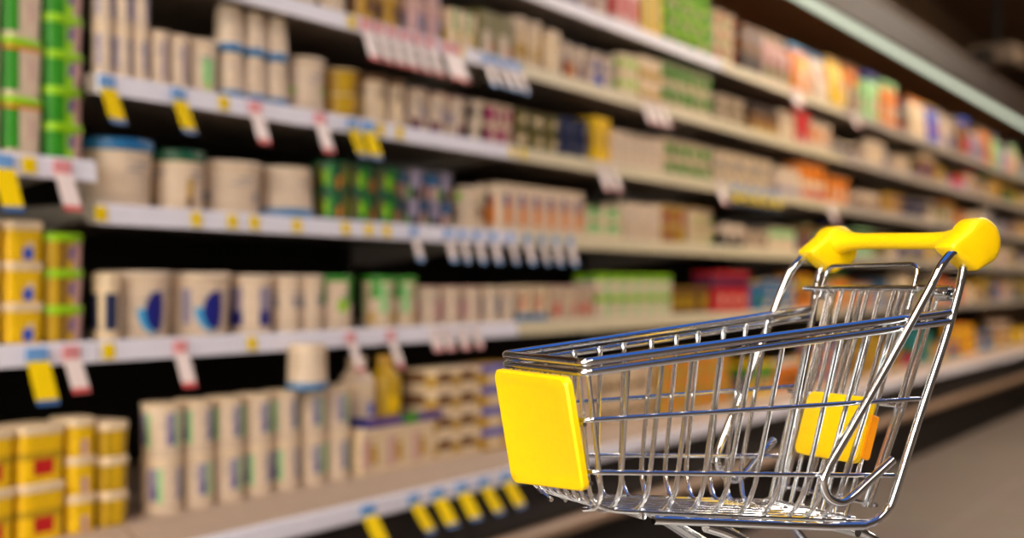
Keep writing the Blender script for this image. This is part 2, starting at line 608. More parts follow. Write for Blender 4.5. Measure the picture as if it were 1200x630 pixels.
def copy_tree(o):
    c = o.copy()
    C.objects.link(c)
    for ch in KIDS.get(o, ()):
        d = ch.copy()
        C.objects.link(d)
        d.parent = c
        for g in KIDS.get(ch, ()):
            e = g.copy()
            C.objects.link(e)
            e.parent = d
    return c


KIDS = {}
TIERS = {1: [''], 2: ['lower tier', 'upper tier'], 3: ['bottom tier', 'middle tier', 'top tier'], 4: ['bottom tier', 'second tier', 'third tier', 'top tier'],
         5: ['bottom tier', 'second tier', 'third tier', 'fourth tier', 'top tier']}


def block(place, x0, x1, name, cat, desc, k, tiers=1, rows=1, gap=0.004, y0=0.012, zbase=None, extra=None, n=None, x_is_px=True, jit=0.02):
    """a run of the same product between two image columns on one shelf"""
    shelf = SHELF[place][0] if place in SHELF else {'F': 'bottom deck', 'L1': 'leftmost upper shelf', 'L2': 'leftmost lower shelf', 'LF': 'leftmost bottom deck'}[place]
    if zbase is None:
        zbase = {'L1': ZL1 + .0178, 'L2': ZE + .0178, 'F': DECK + .0003, 'LF': DECK + .0003}.get(place) or SHELF[place][1] + .0178
    root, w, dp, h = make(name, k, extra)
    KIDS[root] = list(root.children)
    for ch in KIDS[root]:
        KIDS[ch] = list(ch.children)
    if place in ('F', 'LF'):
        y0 = y0 - 0.072
    yc = y0 + dp / 2
    X0, X1 = (X_at(x0, .045 if place not in ('F', 'LF') else -.02), X_at(x1, .045 if place not in ('F', 'LF') else -.02)) if x_is_px else (x0, x1)
    for lo, hi in ((BX0, BX[0]),):
        if place in ('L1', 'L2', 'LF'):
            X1 = min(X1, BX[0] - .001)
    if n is None:
        n = max(1, round((X1 - X0) / (w + gap)))
    pitch = (X1 - X0) / n
    fk = (pitch - gap * .6) / w
    if x_is_px:
        fk = max(.6, min(1.3, fk))
        fy = fk if name in ROUND else min(fk, 1.0)
        for me in {c.data for c in [root, *root.children_recursive] if c.data}:
            me.transform(Matrix.Diagonal((fk, fy, 1.0, 1.0)))
        w, dp = w * fk, dp * fy
        yc = y0 + dp / 2
    else:
        pitch = max(w + .0015, pitch)
    assert (desc, place) not in USED, (desc, place)
    USED.add((desc, place))
    grp = f'{desc} row, {shelf}'
    first = True
    for i in range(n):
        for r in range(rows):
            dx = random.uniform(-1, 1) * min(0.002, max(0, (pitch - w) / 2 - .0005))
            for q in range(tiers):
                o = root if first else copy_tree(root)
                first = False
                slack = max(0, (pitch - w) / 2 - .0008)
                round_ = name in ROUND
                rz = 0 if extra else random.uniform(-.35, .35) if round_ else random.uniform(-1, 1) * min(jit, slack / (dp + .001))
                o.location = (X0 + pitch * (i + .5) + dx, yc + r * (dp + .006), zbase + q * (h + .0004))
                o.rotation_euler = (0, 0, rz)
                if r == 0:
                    lab = (f'{ordw(i)} {desc} from the left on {shelf}' if n > 1 else f'{desc} on {shelf}') + (', ' + TIERS[tiers][q] if tiers > 1 else '')
                else:
                    lab = f'{ordw(i)} {desc} in the back row of {shelf}' + (', ' + TIERS[tiers][q] if tiers > 1 else '')
                tag(o, lab, cat, grp)
                NP[0] += 1
    return X1


ROUND = {'yogurt_tub', 'yogurt_cup', 'drink_bottle', 'glass_jar', 'yogurt_pail', 'dessert_pot'}


def crescent(r, zc, size, ang=-2.04):
    """printed blue crescent that follows the tub wall"""
    def f(root):
        def patch(nm, m, shape, off):
            b = MB()
            n = len(shape)
            for a, z in shape:
                rr = r * (0.86 + 0.10 * (zc + z * size) / 0.11) + off
                th = ang + a * size / r
                b.v.append((rr * math.cos(th), rr * math.sin(th), zc + z * size))
            b.v = []
            h = n // 2
            cols = 8
            for i in range(h):
                (a0, z0), (a1, z1) = shape[i], shape[n - 1 - i]
                for k in range(cols + 1):
                    a, z = a0 + (a1 - a0) * k / cols, z0 + (z1 - z0) * k / cols
                    rr = r * (0.88 + 0.09 * (zc + z * size) / 0.11) + off
                    th = ang + a * size / r
                    b.v.append((rr * math.cos(th), rr * math.sin(th), zc + z * size))
            for i in range(h - 1):
                for k in range(cols):
                    b.face((i * (cols + 1) + k, (i + 1) * (cols + 1) + k, (i + 1) * (cols + 1) + k + 1, i * (cols + 1) + k + 1)[::-1], m)
            b.obj(nm, root)
        N = 14
        left = [(-math.cos((i / (N - 1) - .5) * PI) * .62, -math.sin((.5 - i / (N - 1)) * PI)) for i in range(N)]
        right = [(.12 + .22 * math.cos((i / (N - 1) - .5) * PI), math.sin((i / (N - 1) - .5) * PI)) for i in range(N)]
        patch('crescent_logo', P('navy'), left + right[::-1], .0022)
        l2 = [(-math.cos((i / (N - 1) - .5) * PI) * .98, -1.16 * math.sin((.5 - i / (N - 1)) * PI)) for i in range(N)]
        l2 = [(a, z) for a, z in l2 if z < .15]
        r2 = [(a * .45, z * .96) for a, z in l2]
        patch('crescent_edge', P('cyan'), l2 + r2[::-1], .0016)
    return f


# ---- leftmost bay
block('L1', -60, 40, 'spread_pack', 'food pack', 'white-green lime-lidded pack', k_rtub(.085, .085, .092, 'white', 'lime', [('green', -1, 1, .1, .95, 3), ('green', -1, -.6, .1, .95, 0), ('orange', -1, 1, .86, 1), ('pink', .3, .7, .3, .7, 0)]), 4)
block('L1', 42, 99, 'spread_pack', 'food pack', 'green lime-lidded pack with blue dot', k_rtub(.075, .075, .0585, 'green', 'lime', [('lime', -.4, 1, 0, 1, 0), ('purple', -.1, .5, .35, .8, 0), ('pink', .65, 1, 0, 1, 0)]), 5)
block('L2', -60, 40, 'margarine_tub', 'margarine tub', 'yellow tub with blue swoosh', k_rtub(.095, .085, .064, 'yellow', 'cream', [('blue', -.4, .7, .05, .4), ('white', -.1, .5, .4, .55)]), 3)
block('L2', 43, 106, 'spread_pack', 'food pack', 'amber pack with lime lid', k_rtub(.075, .075, .0585, 'mustard', 'lime', [('brown', -1, -.2, 0, .9), ('purple', 0, .6, .3, .75, 0), ('pink', .65, 1, 0, 1, 0)]), 3)
block('LF', -60, 62, 'margarine_tub', 'margarine tub', 'large yellow red-flashed tub', k_rtub(.115, .1, .088, 'yellow', 'cream', [('red', -.6, .7, .15, .45), ('mustard', -1, 1, .45, .6)]), 2)
block('LF', 64, 98, 'margarine_tub', 'margarine tub', 'small yellow and pale pink tub', k_rtub(.066, .08, .06, 'yellow', 'cream', [('pink', -.7, .7, .0, .5)]), 3, zbase=None)
block('F', 101, 138, 'margarine_tub', 'margarine tub', 'small yellow tub with cream lid', k_rtub(.06, .08, .056, 'mustard', 'cream', [('yellow', -.7, .4, .1, .9)]), 3)

# ---- second shelf (only its right reach shows above the frame edge)
block('B', 170, 250, 'yogurt_cup', 'yogurt cup', 'beige pot with brown foil', k_cup(.075, .1, 'beige', 'brown'), 1)
block('B', 255, 330, 'yogurt_cup', 'yogurt cup', 'cream pot with gold foil', k_cup(.075, .09, 'cream', 'gold', [('gold', -.6, .6, .3, .6)]), 1)
block('B', 335, 405, 'dessert_pot', 'dessert pot', 'white pot with beige band', k_cup(.08, .1, 'white', 'white', [('beige', -1, 1, .3, .6)]), 1)
block('B', 410, 466, 'dessert_pot', 'dessert pot', 'golden brown pot', k_cup(.075, .075, 'gold', 'cream', [('brown', -.6, .6, .3, .8)]), 2)
block('B', 470, 512, 'yogurt_cup', 'yogurt cup', 'pinkish white pot', k_cup(.07, .08, 'pink', 'white', [('lilac', -.4, .6, .2, .7)]), 2)
block('B', 515, 545, 'food_carton', 'food carton', 'yellow green carton', k_box(.06, .08, .09, 'cream', [('green', -.7, 0, .4, 1), ('mustard', 0, .8, 0, .5)]), 1, rows=1)
block('B', 549, 588, 'food_carton', 'food carton', 'brown and white carton', k_box(.07, .08, .11, 'olive', [('white', -.8, .3, 0, .55), ('red', .3, .8, .1, .3)]), 1)
block('B', 592, 628, 'yogurt_tub', 'yogurt tub', 'cream tub with beige lid', k_tub(.085, .125, 'cream', 'beige', [('gold', -.5, .5, .2, .5)]), 1)
block('B', 631, 645, 'food_carton', 'food carton', 'plain cream carton', k_box(.06, .08, .115, 'cream', [('beige', -1, 1, .9, 1)], 'white'), 1)
block('B', 648, 680, 'yogurt_cup', 'yogurt cup', 'white pot with plum and orange spots', k_cup(.07, .1, 'white', 'grey', [('plum', -.7, -.1, .1, .55), ('orange', .1, .8, .1, .5)]), 1)
block('B', 682, 714, 'yogurt_cup', 'yogurt cup', 'white pot with blue spot', k_cup(.07, .1, 'white', 'grey', [('lilac', -.8, .8, .5, .8), ('blue', -.2, .6, .1, .4)]), 1)
block('B', 717, 737, 'food_carton', 'food carton', 'lime and cream carton', k_box(.07, .08, .06, 'cream', [('lime', -.8, .5, .3, .8)]), 2)
block('B', 739, 764, 'food_carton', 'food carton', 'cream and amber carton', k_box(.075, .08, .066, 'cream', [('gold', -1, 1, 0, .4)]), 2)
block('B', 767, 828, 'dessert_pot', 'dessert pot', 'green pot with white foil', k_cup(.085, .07, 'cream', 'mint', [('green', -1, .7, .35, .85), ('gold', .3, .7, 0, .3)]), 2)

# ---- third shelf
block('C', 102, 166, 'yogurt_cup', 'yogurt cup', 'white cup with purple stripe', k_cup(.05, .086, 'white', 'cream', [('lilac', .0, .67, .2, .85)], .9), 2, n=3)
block('C', 168, 214, 'yogurt_cup', 'yogurt cup', 'white cup with violet bar', k_cup(.05, .097, 'white', 'white', [('purple', .0, .34, .15, .85)], .9), 1, n=2)
block('C', 217, 250, 'yogurt_tub', 'yogurt tub', 'white tub with mint leaf', k_tub(.085, .1, 'white', 'beige', [('mint', -.2, .6, .2, .7), ('lime', 0, .4, .05, .2)], .9), 1)
block('C', 253, 331, 'yogurt_cup', 'yogurt cup', 'upturned white cup with teal lid', k_tub(.062, .088, 'white', 'teal', [('beige', -.2, .4, .2, .9)], .84, inverted=True, lidh=.016), 2, n=3)
block('C', 341, 380, 'yogurt_tub', 'yogurt tub', 'lone white tub with beige lid', k_tub(.082, .112, 'white', 'beige', [('lime', .3, .67, .35, .5)], .88), 1)
block('C', 385, 421, 'yogurt_cup', 'yogurt cup', 'golden pot with cream foil', k_cup(.075, .052, 'mustard', 'cream', [('gold', -.6, .4, .2, .8)]), 2)
block('C', 424, 469, 'yogurt_tub', 'yogurt tub', 'beige tub with brown lid', k_tub(.085, .105, 'beige', 'brown', [('cream', -.5, .5, .2, .6)], .9), 1)
block('C', 472, 541, 'yogurt_cup', 'yogurt cup', 'white cup with plum base', k_cup(.075, .098, 'white', 'pink', [('plum', -1, 0, .05, .3), ('lilac', 0, .7, .35, .6)]), 1)
block('C', 546, 562, 'yogurt_cup', 'yogurt cup', 'white cup with dark window', k_cup(.07, .05, 'white', 'white', [('dark brown', -.4, .7, .1, .8)]), 2)
block('C', 564, 592, 'yogurt_cup', 'yogurt cup', 'white cup with magenta patch', k_cup(.07, .05, 'beige', 'white', [('magenta', -.4, .9, .1, .85)]), 2)
block('C', 595, 648, 'dessert_pot', 'dessert pot', 'olive brown pot', k_cup(.08, .052, 'olive', 'dark brown', [('cream', -.5, .3, .3, .7)]), 2)
block('C', 651, 684, 'dessert_pot', 'dessert pot', 'dark blue pot', k_cup(.08, .055, 'dark blue', 'black', [('grey', -.4, .3, .4, .65)]), 2)
block('C', 687, 703, 'food_carton', 'food carton', 'deep yellow carton', k_box(.05, .08, .128, 'yellow', [('gold', -.6, .6, .3, .7)]), 1)
block('C', 706, 766, 'food_carton', 'food carton', 'plain white carton', k_box(.058, .08, .1, 'white', [('beige', -.7, .7, .3, .6)], 'white'), 1)
block('C', 769, 828, 'dessert_pot', 'dessert pot', 'white pot with green band', k_cup(.09, .058, 'cream', 'white', [('green', -1, .6, .2, .75)]), 2)

# ---- fourth shelf
block('D', 110, 186, 'yogurt_pail', 'yogurt pail', 'wide white pail with blue lid', k_tub(.128, .116, 'white', 'teal', [('beige', .1, .7, .1, .6)], .9, lidh=.02), 1)
block('D', 188, 241, 'yogurt_tub', 'yogurt tub', 'white tub with dark green lid', k_tub(.092, .108, 'white', 'dark green', [('brown', -.6, -.2, .05, .25), ('gold', -.7, -.3, .25, .6)], .88, lidh=.02), 1)
block('D', 245, 312, 'yogurt_pail', 'yogurt pail', 'wide plain white tub', k_tub(.118, .1, 'white', 'white', [('grey', .2, .6, .25, .45)], .9), 1)
block('D', 314, 372, 'yogurt_tub', 'yogurt tub', 'upturned white tub with blue lid', k_tub(.108, .102, 'white', 'teal', [('beige', -.3, .5, .35, .8)], .93, inverted=True, lidh=.018), 1)
block('D', 376, 466, 'dessert_pot', 'dessert pot', 'green fruit pot', k_cup(.078, .062, 'dark green', 'dark green', [('green', -1, -.6, .1, .9), ('orange', -.3, .1, .1, .5), ('olive', .1, .6, .3, .9), ('lime', .6, 1, .2, .7)]), 2)
block('D', 469, 528, 'dessert_pot', 'dessert pot', 'red and blue fruit pot', k_cup(.078, .064, 'dark brown', 'grey', [('lilac', -1, -.3, .3, .95), ('teal', .0, .6, .5, .9), ('pink', 0, .6, .0, .5), ('green', .66, 1, .0, .4)]), 2)
block('D', 533, 570, 'yogurt_tub', 'yogurt tub', 'beige tub with green corner', k_tub(.09, .105, 'beige', 'beige', [('lime', .2, .7, .7, 1), ('brown', -.2, .4, .3, .55)], .9), 1)
block('D', 572, 672, 'milk_carton', 'milk carton', 'white carton with orange picture', k_box(.066, .075, .118, 'white', [('orange', -.34, .67, .15, .75), ('purple', -.34, .34, .55, .82)], 'cream'), 1)
block('D', 675, 718, 'food_carton', 'food carton', 'low green and cream box', k_box(.1, .1, .044, 'cream', [('mint', -1, .6, .3, .8), ('green', -.6, .3, .8, 1)]), 2)
block('D', 721, 764, 'food_carton', 'food carton', 'plain pale box', k_box(.15, .1, .112, 'white', [('beige', -1, 1, .0, .5)]), 1)
block('D', 767, 800, 'dessert_pot', 'dessert pot', 'gold pot with pink spot', k_cup(.085, .06, 'gold', 'cream', [('magenta', -.4, .3, .1, .6)]), 2)
block('D', 802, 830, 'dessert_pot', 'dessert pot', 'cream pot with lime spot', k_cup(.085, .06, 'cream', 'gold', [('lime', -.4, .4, .1, .6)]), 2)

# ---- fifth shelf
block('E', 106, 134, 'yogurt_tub', 'yogurt tub', 'cream tub with dark picture', k_tub(.08, .112, 'cream', 'cream', [('dark blue', -.67, .67, .15, .75)], .9), 1)
block('E', 136, 204, 'yogurt_tub', 'yogurt tub', 'white tub with blue crescent logo, navy print,'.split(',')[0], k_tub(.112, .116, 'white', 'white', [], .88), 1, n=1, extra=crescent(.056, .046, .035, -1.58))
block('E', 208, 276, 'yogurt_tub', 'yogurt tub', 'white tub with blue crescent and violet spot', k_tub(.112, .115, 'white', 'white', [('lilac', .67, 1, .2, .8)], .88), 1, n=1, extra=crescent(.056, .046, .035, -1.66))
block('E', 278, 318, 'yogurt_tub', 'yogurt tub', 'white tub with violet panel', k_tub(.08, .112, 'white', 'white', [('lilac', -.67, .34, .4, .85), ('navy', -.67, .34, .12, .4)], .9), 1)
block('E', 320, 372, 'yogurt_tub', 'yogurt tub', 'plain white tub with grey text', k_tub(.08, .112, 'white', 'white', [('grey', -.34, .34, .45, .65)], .9), 1)
block('E', 374, 412, 'yogurt_tub', 'yogurt tub', 'white tub with green dripping top', k_tub(.085, .112, 'white', 'green', [('green', .0, .67, .5, 1), ('lime', -.67, 0, .35, .6)], .9), 1)
block('E', 432, 484, 'yogurt_tub', 'yogurt tub', 'beige tub with green lid', k_tub(.1, .112, 'beige', 'green', [('green', .34, .9, .6, 1), ('mint', -.9, -.4, .3, .9), ('gold', -.1, .6, .1, .3)], .9), 1)
block('E', 487, 560, 'yogurt_cup', 'yogurt cup', 'pinkish white cup', k_cup(.078, .09, 'white', 'pink', [('pink', -.34, .67, .15, .65)]), 1)
block('E', 562, 598, 'yogurt_cup', 'yogurt cup', 'white cup with grey print', k_cup(.078, .09, 'white', 'white', [('grey', -.34, .34, .2, .7)]), 1)
block('E', 600, 638, 'yogurt_cup', 'yogurt cup', 'cream cup with teal base', k_cup(.08, .092, 'cream', 'cream', [('teal', -1, 1, .0, .2), ('red', -.67, -.2, .3, .7)]), 1)
block('E', 640, 690, 'yogurt_cup', 'yogurt cup', 'beige cup with red patch', k_cup(.08, .092, 'beige', 'pink', [('red', -.67, 0, .1, .5), ('cream', .3, 1, .3, .8)]), 1)
block('E', 693, 776, 'food_carton', 'food carton', 'white box with green top', k_box(.1, .1, .062, 'white', [('lime', -1, 1, .7, 1), ('mint', -.6, .3, .1, .5), ('green', -.3, .6, .7, .9)]), 2)
block('E', 780, 826, 'dessert_pot', 'dessert pot', 'brown and yellow pot', k_cup(.09, .085, 'brown', 'gold', [('mustard', -.6, .4, .2, .7)]), 1)
block('E', 829, 868, 'food_carton', 'food carton', 'dark red carton', k_box(.11, .1, .14, 'red', [('plum', -1, 1, .6, .9), ('white', -.3, .3, .2, .4)]), 1)

# ---- bottom deck
block('F', 168, 402, 'yogurt_cup', 'yogurt cup', 'tall white cup with coloured label', k_cup(.072, .094, 'white', 'cream', [('lilac', -.34, .34, .25, .85), ('mint', .34, .67, .2, .85), ('purple', -.1, .34, .25, .5)], .9), 2, rows=1)
block('F', 326, 366, 'yogurt_tub', 'yogurt tub', 'single white tub standing on the cup stack, blue base'.split(',')[0], k_tub(.062, .088, 'white', 'teal', [('beige', -.3, .5, .3, .8)], .9, inverted=True, lidh=.014), 1, n=1, y0=-.0165, zbase=DECK + .0003 + 2 * .0944 + .0002)
b2 = block('F', 405, 492, 'food_carton', 'food carton', 'cream carton under the blue tray', k_box(.075, .12, .095, 'cream', [('gold', -.34, .34, .2, .6), ('pink', -1, -.34, .1, .8)]), 1)
xa, xb = X_at(405, -.0), X_at(492, -.0)
t = empty('display_tray', ((xa + xb) / 2, 0.0, DECK + .0957)); w2 = (xb - xa) / 2
tag(t, 'low blue display tray with a green middle holding drink bottles', 'tray')
b = MB(); b.box(-w2, w2, -.06, .06, 0, .003, P('navy')); b.obj('base', t)
b = MB(); b.box(-w2, -w2 * .1, -.0625, -.06, 0, .02, P('purple')); b.box(w2 * .3, w2, -.0625, -.06, 0, .02, P('purple')); b.box(-w2 * .1, w2 * .3, -.0628, -.0597, 0, .02, P('green')); b.obj('front_edge', t)
for sx in (-w2, w2 - .003):
    b = MB(); b.box(sx, sx + .003, -.0595, .06, .003, .02, P('navy')); b.obj('side_edge', t)
b = MB(); b.box(-w2 + .003, w2 - .003, .057, .06, .003, .02, P('navy')); b.obj('back_edge', t)
block('F', 414, 445, 'drink_bottle', 'drink bottle', 'white bottle with cream cap in blue tray', k_bottle(.06, .14, 'white', 'cream', [('cream', -1, 1, .7, 1), ('blue', -.34, .34, .2, .5)]), 1, zbase=DECK + .0990, n=1, y0=.04)
block('F', 446, 474, 'drink_bottle', 'drink bottle', 'yellow bottle with gold cap in blue tray', k_bottle(.055, .14, 'mustard', 'gold', [('yellow', -.67, .34, .2, .6)]), 1, zbase=DECK + .0990, n=1, y0=.04)
block('F', 495, 548, 'butter_pack', 'butter pack', 'cream and brown butter box', k_box(.11, .12, .05, 'cream', [('brown', -1, .3, .4, .9), ('gold', .3, 1, .2, .7)]), 4)
block('F', 551, 598, 'butter_pack', 'butter pack', 'gold butter box with blue top', k_box(.11, .12, .05, 'gold', [('blue', -1, 1, .7, 1), ('cream', -.6, .6, .1, .6)]), 4)
block('F', 601, 680, 'butter_pack', 'butter pack', 'beige butter box with pink side', k_box(.12, .12, .055, 'beige', [('pink', -.6, .3, .2, .8), ('cream', .3, 1, .3, .9)]), 3)
block('F', 683, 760, 'dessert_pot', 'dessert pot', 'cream pot with brown band', k_cup(.1, .075, 'cream', 'white', [('brown', -1, 1, .3, .5)]), 2)
block('F', 763, 842, 'butter_pack', 'butter pack', 'amber butter box', k_box(.12, .12, .06, 'gold', [('orange', -.6, .3, .2, .8)]), 3)

# ---- top shelf
block('A', 560, 640, 'drink_bottle', 'drink bottle', 'white bottle with grey cap', k_bottle(.07, .17, 'white', 'grey', [('lilac', -.6, .6, .2, .7)]), 1)
block('A', 644, 688, 'yogurt_tub', 'yogurt tub', 'lilac tub with white lid', k_tub(.09, .12, 'lilac', 'white', [('white', -.6, .3, .2, .7)]), 1)
block('A', 691, 708, 'yogurt_tub', 'yogurt tub', 'pale tub with beige lid', k_tub(.08, .11, 'white', 'beige', [('pink', -.5, .5, .2, .6)]), 1)
block('A', 710, 738, 'food_carton', 'food carton', 'pink and red carton', k_box(.075, .09, .13, 'pink', [('red', -.34, 1, .2, .7)]), 1)
block('A', 740, 764, 'food_carton', 'food carton', 'green and yellow carton', k_box(.055, .09, .15, 'yellow', [('dark green', -1, -.34, .1, .9)]), 1)
block('A', 767, 828, 'dessert_pot', 'dessert pot', 'bright lime pot with mint foil', k_cup(.09, .056, 'lime', 'mint', [('green', -1, .4, .2, .55), ('cream', .4, 1, .2, .8)]), 4)
block('A', 831, 856, 'dessert_pot', 'dessert pot', 'cream pot with red spot', k_cup(.09, .06, 'cream', 'white', [('red', -.34, .2, .3, .8), ('mint', .3, .9, .2, .6)]), 3)
block('A', 860, 884, 'food_carton', 'food carton', 'brown carton with grey label', k_box(.1, .1, .17, 'brown', [('dark brown', -1, 1, 0, .4), ('grey', -.3, .6, .7, .9)]), 1)
block('A', 887, 921, 'drink_bottle', 'drink bottle', 'pinkish bottle with green label', k_bottle(.09, .19, 'pink', 'white', [('green', -.67, 0, .1, .4), ('brown', .0, .9, .2, .8)]), 1)
block('A', 924, 944, 'cheese_pouch', 'bag', 'orange bag with pale blue top', k_pouch(.15, .2, 'orange', 'cyan', [('cream', -1, 0, .1, .5), ('yellow', -.3, .6, .5, .8)]), 1)
block('A', 946, 966, 'cheese_pouch', 'bag', 'white bag with red spot', k_pouch(.16, .2, 'white', 'teal', [('red', -.34, .5, .5, .8)]), 1)
block('A', 968, 984, 'cheese_pouch', 'bag', 'deep yellow bag', k_pouch(.16, .22, 'yellow', 'gold', [('orange', -.34, .34, .3, .6)]), 1)

block('C', 833, 900, 'dessert_pot', 'dessert pot', 'cream pot with dark brown foil', k_cup(.085, .06, 'cream', 'dark brown', [('grey', -.6, .3, .1, .45)]), 2)
block('C', 903, 928, 'food_carton', 'food carton', 'white carton with lilac foot', k_box(.09, .09, .1, 'white', [('lilac', -1, 1, 0, .3)], 'cream'), 1)
block('C', 931, 962, 'yogurt_tub', 'yogurt tub', 'orange and cream tub with red base', k_tub(.11, .145, 'cream', 'orange', [('orange', -1, 1, .55, 1), ('red', -1, .5, 0, .3)], .92), 1)
block('B', 834, 868, 'dessert_pot', 'dessert pot', 'beige pot with dark brown foil', k_cup(.085, .05, 'beige', 'dark brown', [('olive', -.6, .6, .1, .5)]), 2)
block('B', 872, 902, 'food_carton', 'food carton', 'brown carton with gold foot', k_box(.1, .09, .1, 'brown', [('gold', -1, .5, 0, .3), ('dark brown', -1, 1, .7, 1)]), 1)
block('B', 904, 922, 'food_carton', 'food carton', 'beige carton with cream front', k_box(.08, .09, .11, 'beige', [('cream', -.6, .6, .2, .7)]), 1)
block('B', 924, 940, 'food_carton', 'food carton', 'bright red carton', k_box(.08, .09, .13, 'red', [('pink', -.3, .6, 0, .3)]), 1)
block('B', 942, 968, 'yogurt_tub', 'yogurt tub', 'white tub with orange patch', k_tub(.09, .11, 'white', 'beige', [('orange', -.6, .3, .3, .8)]), 1)

# ---- the far bays: short runs of mixed dairy goods
KN = {'cup': ('yogurt_cup', 'yogurt cup', 'cup'), 'pot': ('dessert_pot', 'dessert pot', 'pot'), 'tub': ('yogurt_tub', 'yogurt tub', 'tub'), 'box': ('food_carton', 'food carton', 'carton'),
      'bottle': ('drink_bottle', 'drink bottle', 'bottle'), 'pouch': ('cheese_pouch', 'bag', 'bag'), 'jar': ('glass_jar', 'jar', 'jar'), 'butter': ('butter_pack', 'butter pack', 'butter box'), 'gable': ('milk_carton', 'milk carton', 'milk carton')}
FAR = {
    'A': (988, ['pouch', 'bottle', 'pouch', 'tub', 'box', 'jar'], ['brown', 'gold', 'orange', 'cream', 'mint', 'dark blue', 'brown', 'white', 'grey', 'lilac', 'dark brown', 'beige', 'white', 'blue', 'orange'], (.15, .25)),
    'B': (971, ['tub', 'box', 'jar', 'cup', 'box', 'tub'], ['brown', 'olive', 'cream', 'dark brown', 'white', 'beige', 'brown', 'gold', 'mustard', 'grey', 'red'], (.07, .14)),
    'C': (965, ['cup', 'jar', 'tub', 'box', 'cup', 'box'], ['cream', 'gold', 'dark brown', 'olive', 'beige', 'orange', 'grey', 'beige', 'brown', 'dark blue', 'white'], (.07, .14)),
    'D': (833, ['cup', 'box', 'tub', 'box', 'jar'], ['mustard', 'black', 'olive', 'cream', 'brown', 'mint', 'beige', 'dark brown', 'yellow', 'lilac'], (.08, .14)),
    'E': (871, ['box', 'tub', 'cup', 'jar'], ['mustard', 'brown', 'teal', 'cream', 'olive', 'orange', 'beige', 'red', 'gold'], (.1, .15)),
    'F': (846, ['butter', 'tub', 'butter', 'box'], ['yellow', 'orange', 'gold', 'cream', 'yellow', 'teal', 'mustard', 'red', 'brown'], (.06, .12)),
}
for s, (px, kinds, cols, (h0, h1)) in FAR.items():
    rnd = random.Random(ord(s) * 3)
    x = X_at(px, .06)
    guard = 0
    while x < XEND - .35 and guard < 400:
        guard += 1
        kd = kinds[rnd.randrange(len(kinds))]
        c1 = rnd.choice(cols)
        c2 = rnd.choice([c for c in cols + ['white', 'cream', 'dark brown', 'green', 'navy'] if c != c1])
        c3 = rnd.choice(['white', 'cream', 'red', 'white', 'blue', 'green', 'purple', 'brown', 'dark brown'])
        nm, cat, word = KN[kd]
        desc = f'{c1} {word} with {c2} ' + {'cup': 'foil', 'pot': 'foil', 'tub': 'lid', 'box': 'panel', 'bottle': 'cap', 'pouch': 'top', 'jar': 'lid', 'butter': 'band', 'gable': 'cap'}[kd]
        if (desc, s) in USED:
            continue
        h = rnd.uniform(h0, h1)
        w = rnd.uniform(.085, .115)
        pt = [(c3, -.67, .34, .2, .6)] if c3 != c1 else [(c2, -.67, .34, .3, .6)]
        tiers = 1
        if kd in ('cup', 'pot'):
            if h < .115 or rnd.random() < .6:
                tiers, h = 2, h / 2
            k = k_cup(w, h, c1, c2, pt)
        elif kd == 'tub':
            k = k_tub(w, h, c1, c2, pt)
        elif kd == 'box':
            k = k_box(w * .9, .1, h, c1, [(c2, -1, 1, .55, .9)] + pt)
        elif kd == 'bottle':
            k = k_bottle(w * .8, h, c1, c2, pt)
        elif kd == 'pouch':
            k = k_pouch(w * 1.4, h, c1, c2, pt)
        elif kd == 'jar':
            k = k_jar(w * .9, h, c1, c2, pt)
        elif kd == 'butter':
            tiers, k = rnd.choice((2, 3)), k_box(w * 1.1, .11, .055, c1, [(c2, -1, 1, .3, .8)])
        n = rnd.choice((1, 2, 2, 3, 3)) if kd not in ('pouch',) else rnd.choice((1, 2))
        if s in 'EF':
            n = min(n, 3)
        x1 = x + n * (k[0] + .008)
        if x1 > XEND - .03:
            break
        block(s, x, x1, nm, cat, desc, k, tiers, n=n, x_is_px=False, y0=rnd.choice((.012, .012, .03, .06)))
        x = x1 + rnd.choice((.006, .006, .02, .06))

# ------------------------------------------------------------------ price tags and labels on the rails
m_ty = mat('tag_yellow', (240, 204, 0), 0.7, vary=0.02, spec=0.1)
m_tw = mat('tag_white', (232, 214, 206), 0.45, vary=0.02)
m_tr = mat('tag_red', (205, 60, 60), 0.45)
m_tp = mat('tag_pink', (230, 150, 150), 0.45)
m_tb = mat('tag_blue', (110, 160, 215), 0.45)
m_tdb = mat('tag_dark_blue', (35, 90, 150), 0.45)
RZ = {'A': ZA, 'B': ZB, 'C': ZC, 'D': ZD, 'E': ZE, 'L1': ZL1, 'L2': ZE, 'F': ZF}
TAGN = {}


def hang_tag(s, px, style, w=.034, h=.062, tilt=.38, place=''):
    face, clip, tip = {'yellow': (m_ty, m_tb, m_tdb), 'red': (m_tw, m_tp, m_tr), 'blue': (m_tw, m_tb, m_tb), 'plain': (m_tw, m_tw, m_tp)}[style]
    yr = -.1385 if s == 'F' else -.0125
    x = X_at(px, yr)
    z = RZ[s]
    t = empty('hanging_price_tag', (x, yr - .0015, z - .004), random.uniform(-.12, .12))
    b = MB(); b.box(-w / 2, w / 2, -.003, 0, -.006, .016, clip, .0006); b.obj('clip', t)
    c = MB()
    c.box(-w / 2, w / 2, -.0012, .0, -h, -.0065, face)
    c.box(-w / 2, w / 2, -.0013, .0001, -h - .009, -h, tip)
    o = c.obj('card', t, (0, -.0012, 0), smooth=False)
    o.rotation_euler = (-tilt, 0, 0)
    TAGN.setdefault((s, style), []).append(t)
    return t


